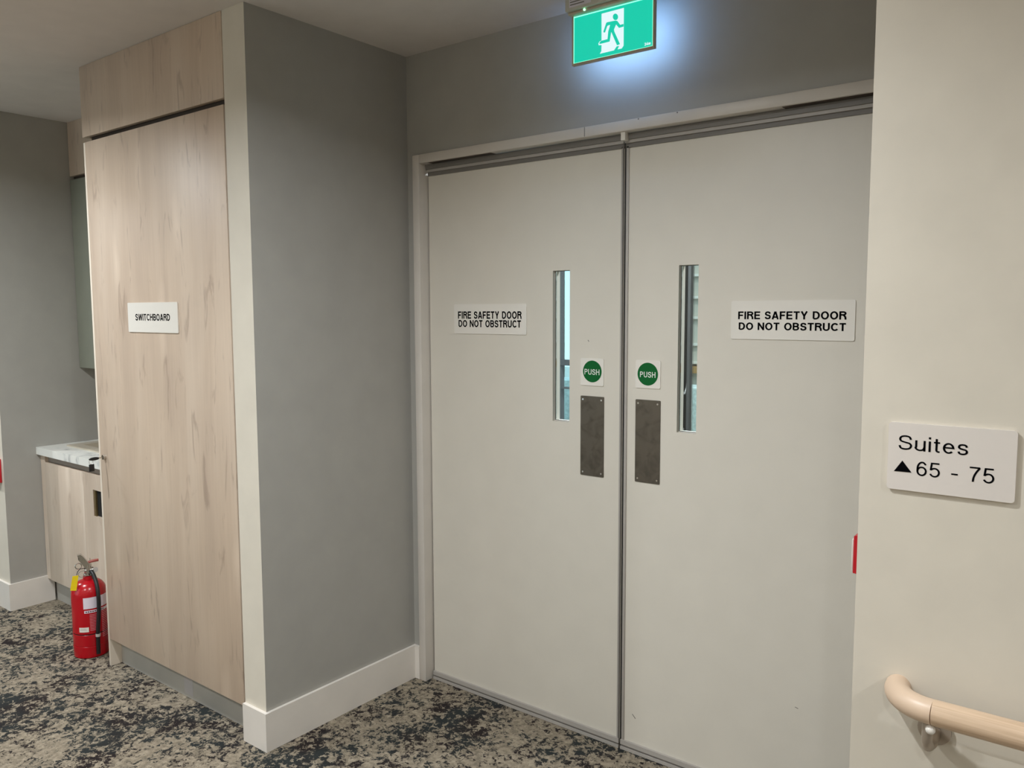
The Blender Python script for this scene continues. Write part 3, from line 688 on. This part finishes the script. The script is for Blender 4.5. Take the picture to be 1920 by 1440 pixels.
# ------------------------------------------------------------------ handrail
ZR, YR = .814, YP-.072
t = thing('handrail', (2.05, YP, ZR), 'pale wooden handrail with curved end on the cream wall', 'handrail')
rr = .0225; bend = .072; X0 = 1.958
path = [(X0, YP, ZR)]+[(X0+bend-bend*math.cos(math.radians(a_)), YP-bend*math.sin(math.radians(a_)), ZR) for a_ in range(10, 91, 10)]
tag(tube('rail_return', path, rr, BEECH, t, 28), 'smooth curved return end')
bm = bmesh.new(); bm_tube(bm, [(X0+bend-.0005, YR, ZR), (4.0, YR, ZR)], rr, 28); put('rail', bm, OAK, t, smooth=True)
BRK = paint('bracket_metal', (176, 164, 150), .35, metal=.5, bump=0)
bk = P(1753, 1366, 1, YP)
for bx in (bk.x, bk.x+1.1):
    br = disc_y('bracket', bx, bk.z, .028, YP-.006, YP, BRK, t, 30); br['label'] = 'round wall bracket'
    tube('bracket_arm', [(bx, YP-.004, bk.z-.004), (bx, YP-.035, bk.z-.012), (bx, YR+.012, bk.z-.006), (bx, YR, bk.z+.008), (bx, YR, ZR-.02)], [.012, .011, .010, .009, .009], BRK, br, 14)
    bm = bmesh.new(); bmesh.ops.create_uvsphere(bm, u_segments=12, v_segments=8, radius=.0085)
    bmesh.ops.translate(bm, verts=bm.verts[:], vec=(bx+.006, YR-.008, bk.z+.034)); put('bracket_screw', bm, SIGNW, br, smooth=True)

# ------------------------------------------------------------------ red call points
cy = -.47; q0, q1 = P(1600, 1000, 1, cy), P(1602, 1075, 1, cy)
t = thing('call_point', (XS, cy, q1.z), 'red fire call point peeking past the cream wall edge', 'call point')
xr = P(1600, 1040, 1, cy).x; xw = P(1595, 1040, 1, cy).x
bm = bmesh.new(); bm_poly_y(bm, [(XS, q1.z-.006), (xr, q1.z), (xr, q0.z-.006), (XS, q0.z+.012)], cy, cy+.09); put('red_housing', bm, REDP, t)
tag(box('clear_cover', xw, xr, cy+.004, cy+.084, q1.z+.001, q0.z-.014, SIGNW, t, .003), 'pale plastic cover')
a, b = P(0, 862, 1, -.728), P(0, 906, 1, -.728)
t = thing('alarm_box', (-2.30, -.716, b.z), 'small red box at far left edge on the cream wall end', 'alarm box')
box('red_housing', -2.34, P(3, 880, 1, -.716).x, -.74, -.716, b.z, a.z, REDP, t, .003)
box('cover', -2.335, -2.29, -.742, -.74, b.z+.012, a.z-.012, SIGNW, t, .002)

# ------------------------------------------------------------------ beyond the doors
st(face_box('wall_beyond_left', -1.6, -1.5, .11, 1.62, 0, HC, [CREAM], lambda n: 0), 'cream wall of the lobby behind the doors, left', 'wall')
st(box('wall_beyond_right', 2.4, 2.5, .11, 1.62, 0, HC, CREAM), 'cream wall of the lobby behind the doors, right', 'wall')
YG = 1.6
t = thing('window_2', (.4, YG, 0), 'glazed screen seen through the door windows', 'window', 'structure')
lp0, lp1 = P(1044, 650, 1, YG).x, P(1058.5, 650, 1, YG).x
rp0, rp1 = P(1280.5, 650, 1, YG).x, P(1295, 650, 1, YG).x; rp2 = P(1300.5, 650, 1, YG).x
box('mullion', lp0, lp1, YG-.05, YG+.0, 0, HC, POSTG, t)
zc = P(1290, 760, 1, YG).z
bm = bmesh.new(); bm_box(bm, rp0, rp1, YG-.05, YG, 0, HC)
tag(put('mullion', bm, POST, t, origin=(rp0, YG, zc)), 'dark post with white paint smears')
box('mullion_side', rp1, rp2, YG-.045, YG, 0, HC, POSTG, t)
for a_, b_ in ((674, 684.5), (725, 728)):
    z1, z0 = P(1063, a_, 1, YG).z, P(1063, b_, 1, YG).z
    box('transom', lp1, rp0, YG-.04, YG, z0, z1, POSTG, t)
box('transom', -1.5, 2.4, YG-.04, YG, 2.35, HC, POSTG, t)
box('sill', -1.5, 2.4, YG-.04, YG, 0, .1, POSTG, t)
box('glass_pane', -1.49, lp0-.001, YG-.014, YG-.006, .1, 2.35, GLASSB, t)
box('glass_pane', lp1+.001, rp0-.001, YG-.004, YG+.002, .1, 2.35, GLASSB, t)
box('glass_pane', rp2+.001, 2.39, YG-.014, YG-.006, .1, 2.35, GLASS, t)
st(box('ground_outside', -14, 8, 1.62, 16, -.1, -.02, OUTG), 'pale paving outside the building', 'ground')
YH = 4.2
hx0 = P(1262, 640, 1, YH).x
t = thing('clad_building', (hx0+2, YH, 0), 'white clad building seen through the right door window', 'building')
box('wall_core', hx0, hx0+5, YH+.03, YH+.6, -.02, 4, BOARD, t)
zs = [P(1305, y_, 1, YH).z for y_ in (688, 682, 648, 598, 560)]
zs = zs + [zs[-1]+.19, zs[-1]+.38]
for z_, zn in zip(zs[1:], zs[2:]):
    box('cladding_board', hx0, hx0+5, YH, YH+.03, z_+.022, zn, BOARD, t)
    box('board_ledge', hx0, hx0+5, YH-.03, YH+.03, z_, z_+.022, WHITE, t)
z1, z0 = P(1302, 688, 1, YH-.1).z, P(1302, 700, 1, YH-.1).z
tag(box('timber_band', hx0, hx0+5, YH-.1, YH+.03, z0, z1, BROWN, t), 'brown timber band')
box('base_wall', hx0, hx0+5, YH-.02, YH+.03, -.02, z0, BOARD, t)
zt = P(1300, 727, 1, 3.2).z
tag(box('stone_wall', -6, 2.4, 3.2, 3.45, -.02, zt, STONE, None, .01), 'low pale stone wall outside beyond the glazed screen', 'stone wall')

# ------------------------------------------------------------------ added ceiling downlights, out of view, lighting corridor and lobby
SPOTS = [(1.05, -1.5), (3.9, -1.75), (-1.35, -1.7), (-3.3, -1.6), (2.7, -3.0), (.3, -3.0), (.3, .9), (1.6, .9)]
NAMES = ['nearest the suites sign', 'at the right end of the corridor', 'in front of the tall cupboard', 'at the left end of the corridor', 'behind the viewer on the right', 'behind the viewer on the left', 'in the lobby behind the left door leaf', 'in the lobby behind the right door leaf']  # the lobby pair is added to brighten the space behind the doors
for (lx, ly), nm, pw in zip(SPOTS, NAMES, (1.35, 1.1, 1.35, 1.3, .55, 1.3, 1.3, 1.3)):
    t = thing('added_downlight', (lx, ly, HC), 'added unseen round white recessed downlight '+nm, 'downlight', None, 'added corridor downlights')
    bm = bmesh.new(); n = 28
    ro = [bm.verts.new((lx+.058*math.cos(2*PI*k_/n), ly+.058*math.sin(2*PI*k_/n), HC)) for k_ in range(n)]
    ri = [bm.verts.new((lx+.046*math.cos(2*PI*k_/n), ly+.046*math.sin(2*PI*k_/n), HC-.006)) for k_ in range(n)]
    for k_ in range(n): bm.faces.new((ro[k_], ro[(k_+1) % n], ri[(k_+1) % n], ri[k_]))
    put('rim', bm, SIGNW, t, smooth=True)
    lathe('lens', [(.0, HC-.004), (.044, HC-.004), (.044, HC-.001)], lx, ly, LAMPM, t, 24)
    l = bpy.data.lights.new('added_downlight_lamp', 'AREA'); l.shape = 'DISK'; l.size = .085; l.energy = LAMP_W*pw; l.color = LAMP_COL; l.spread = math.radians(158)
    o = bpy.data.objects.new('added_downlight_lamp', l); C.objects.link(o); o.parent = t; o.location = (0, 0, -.012)
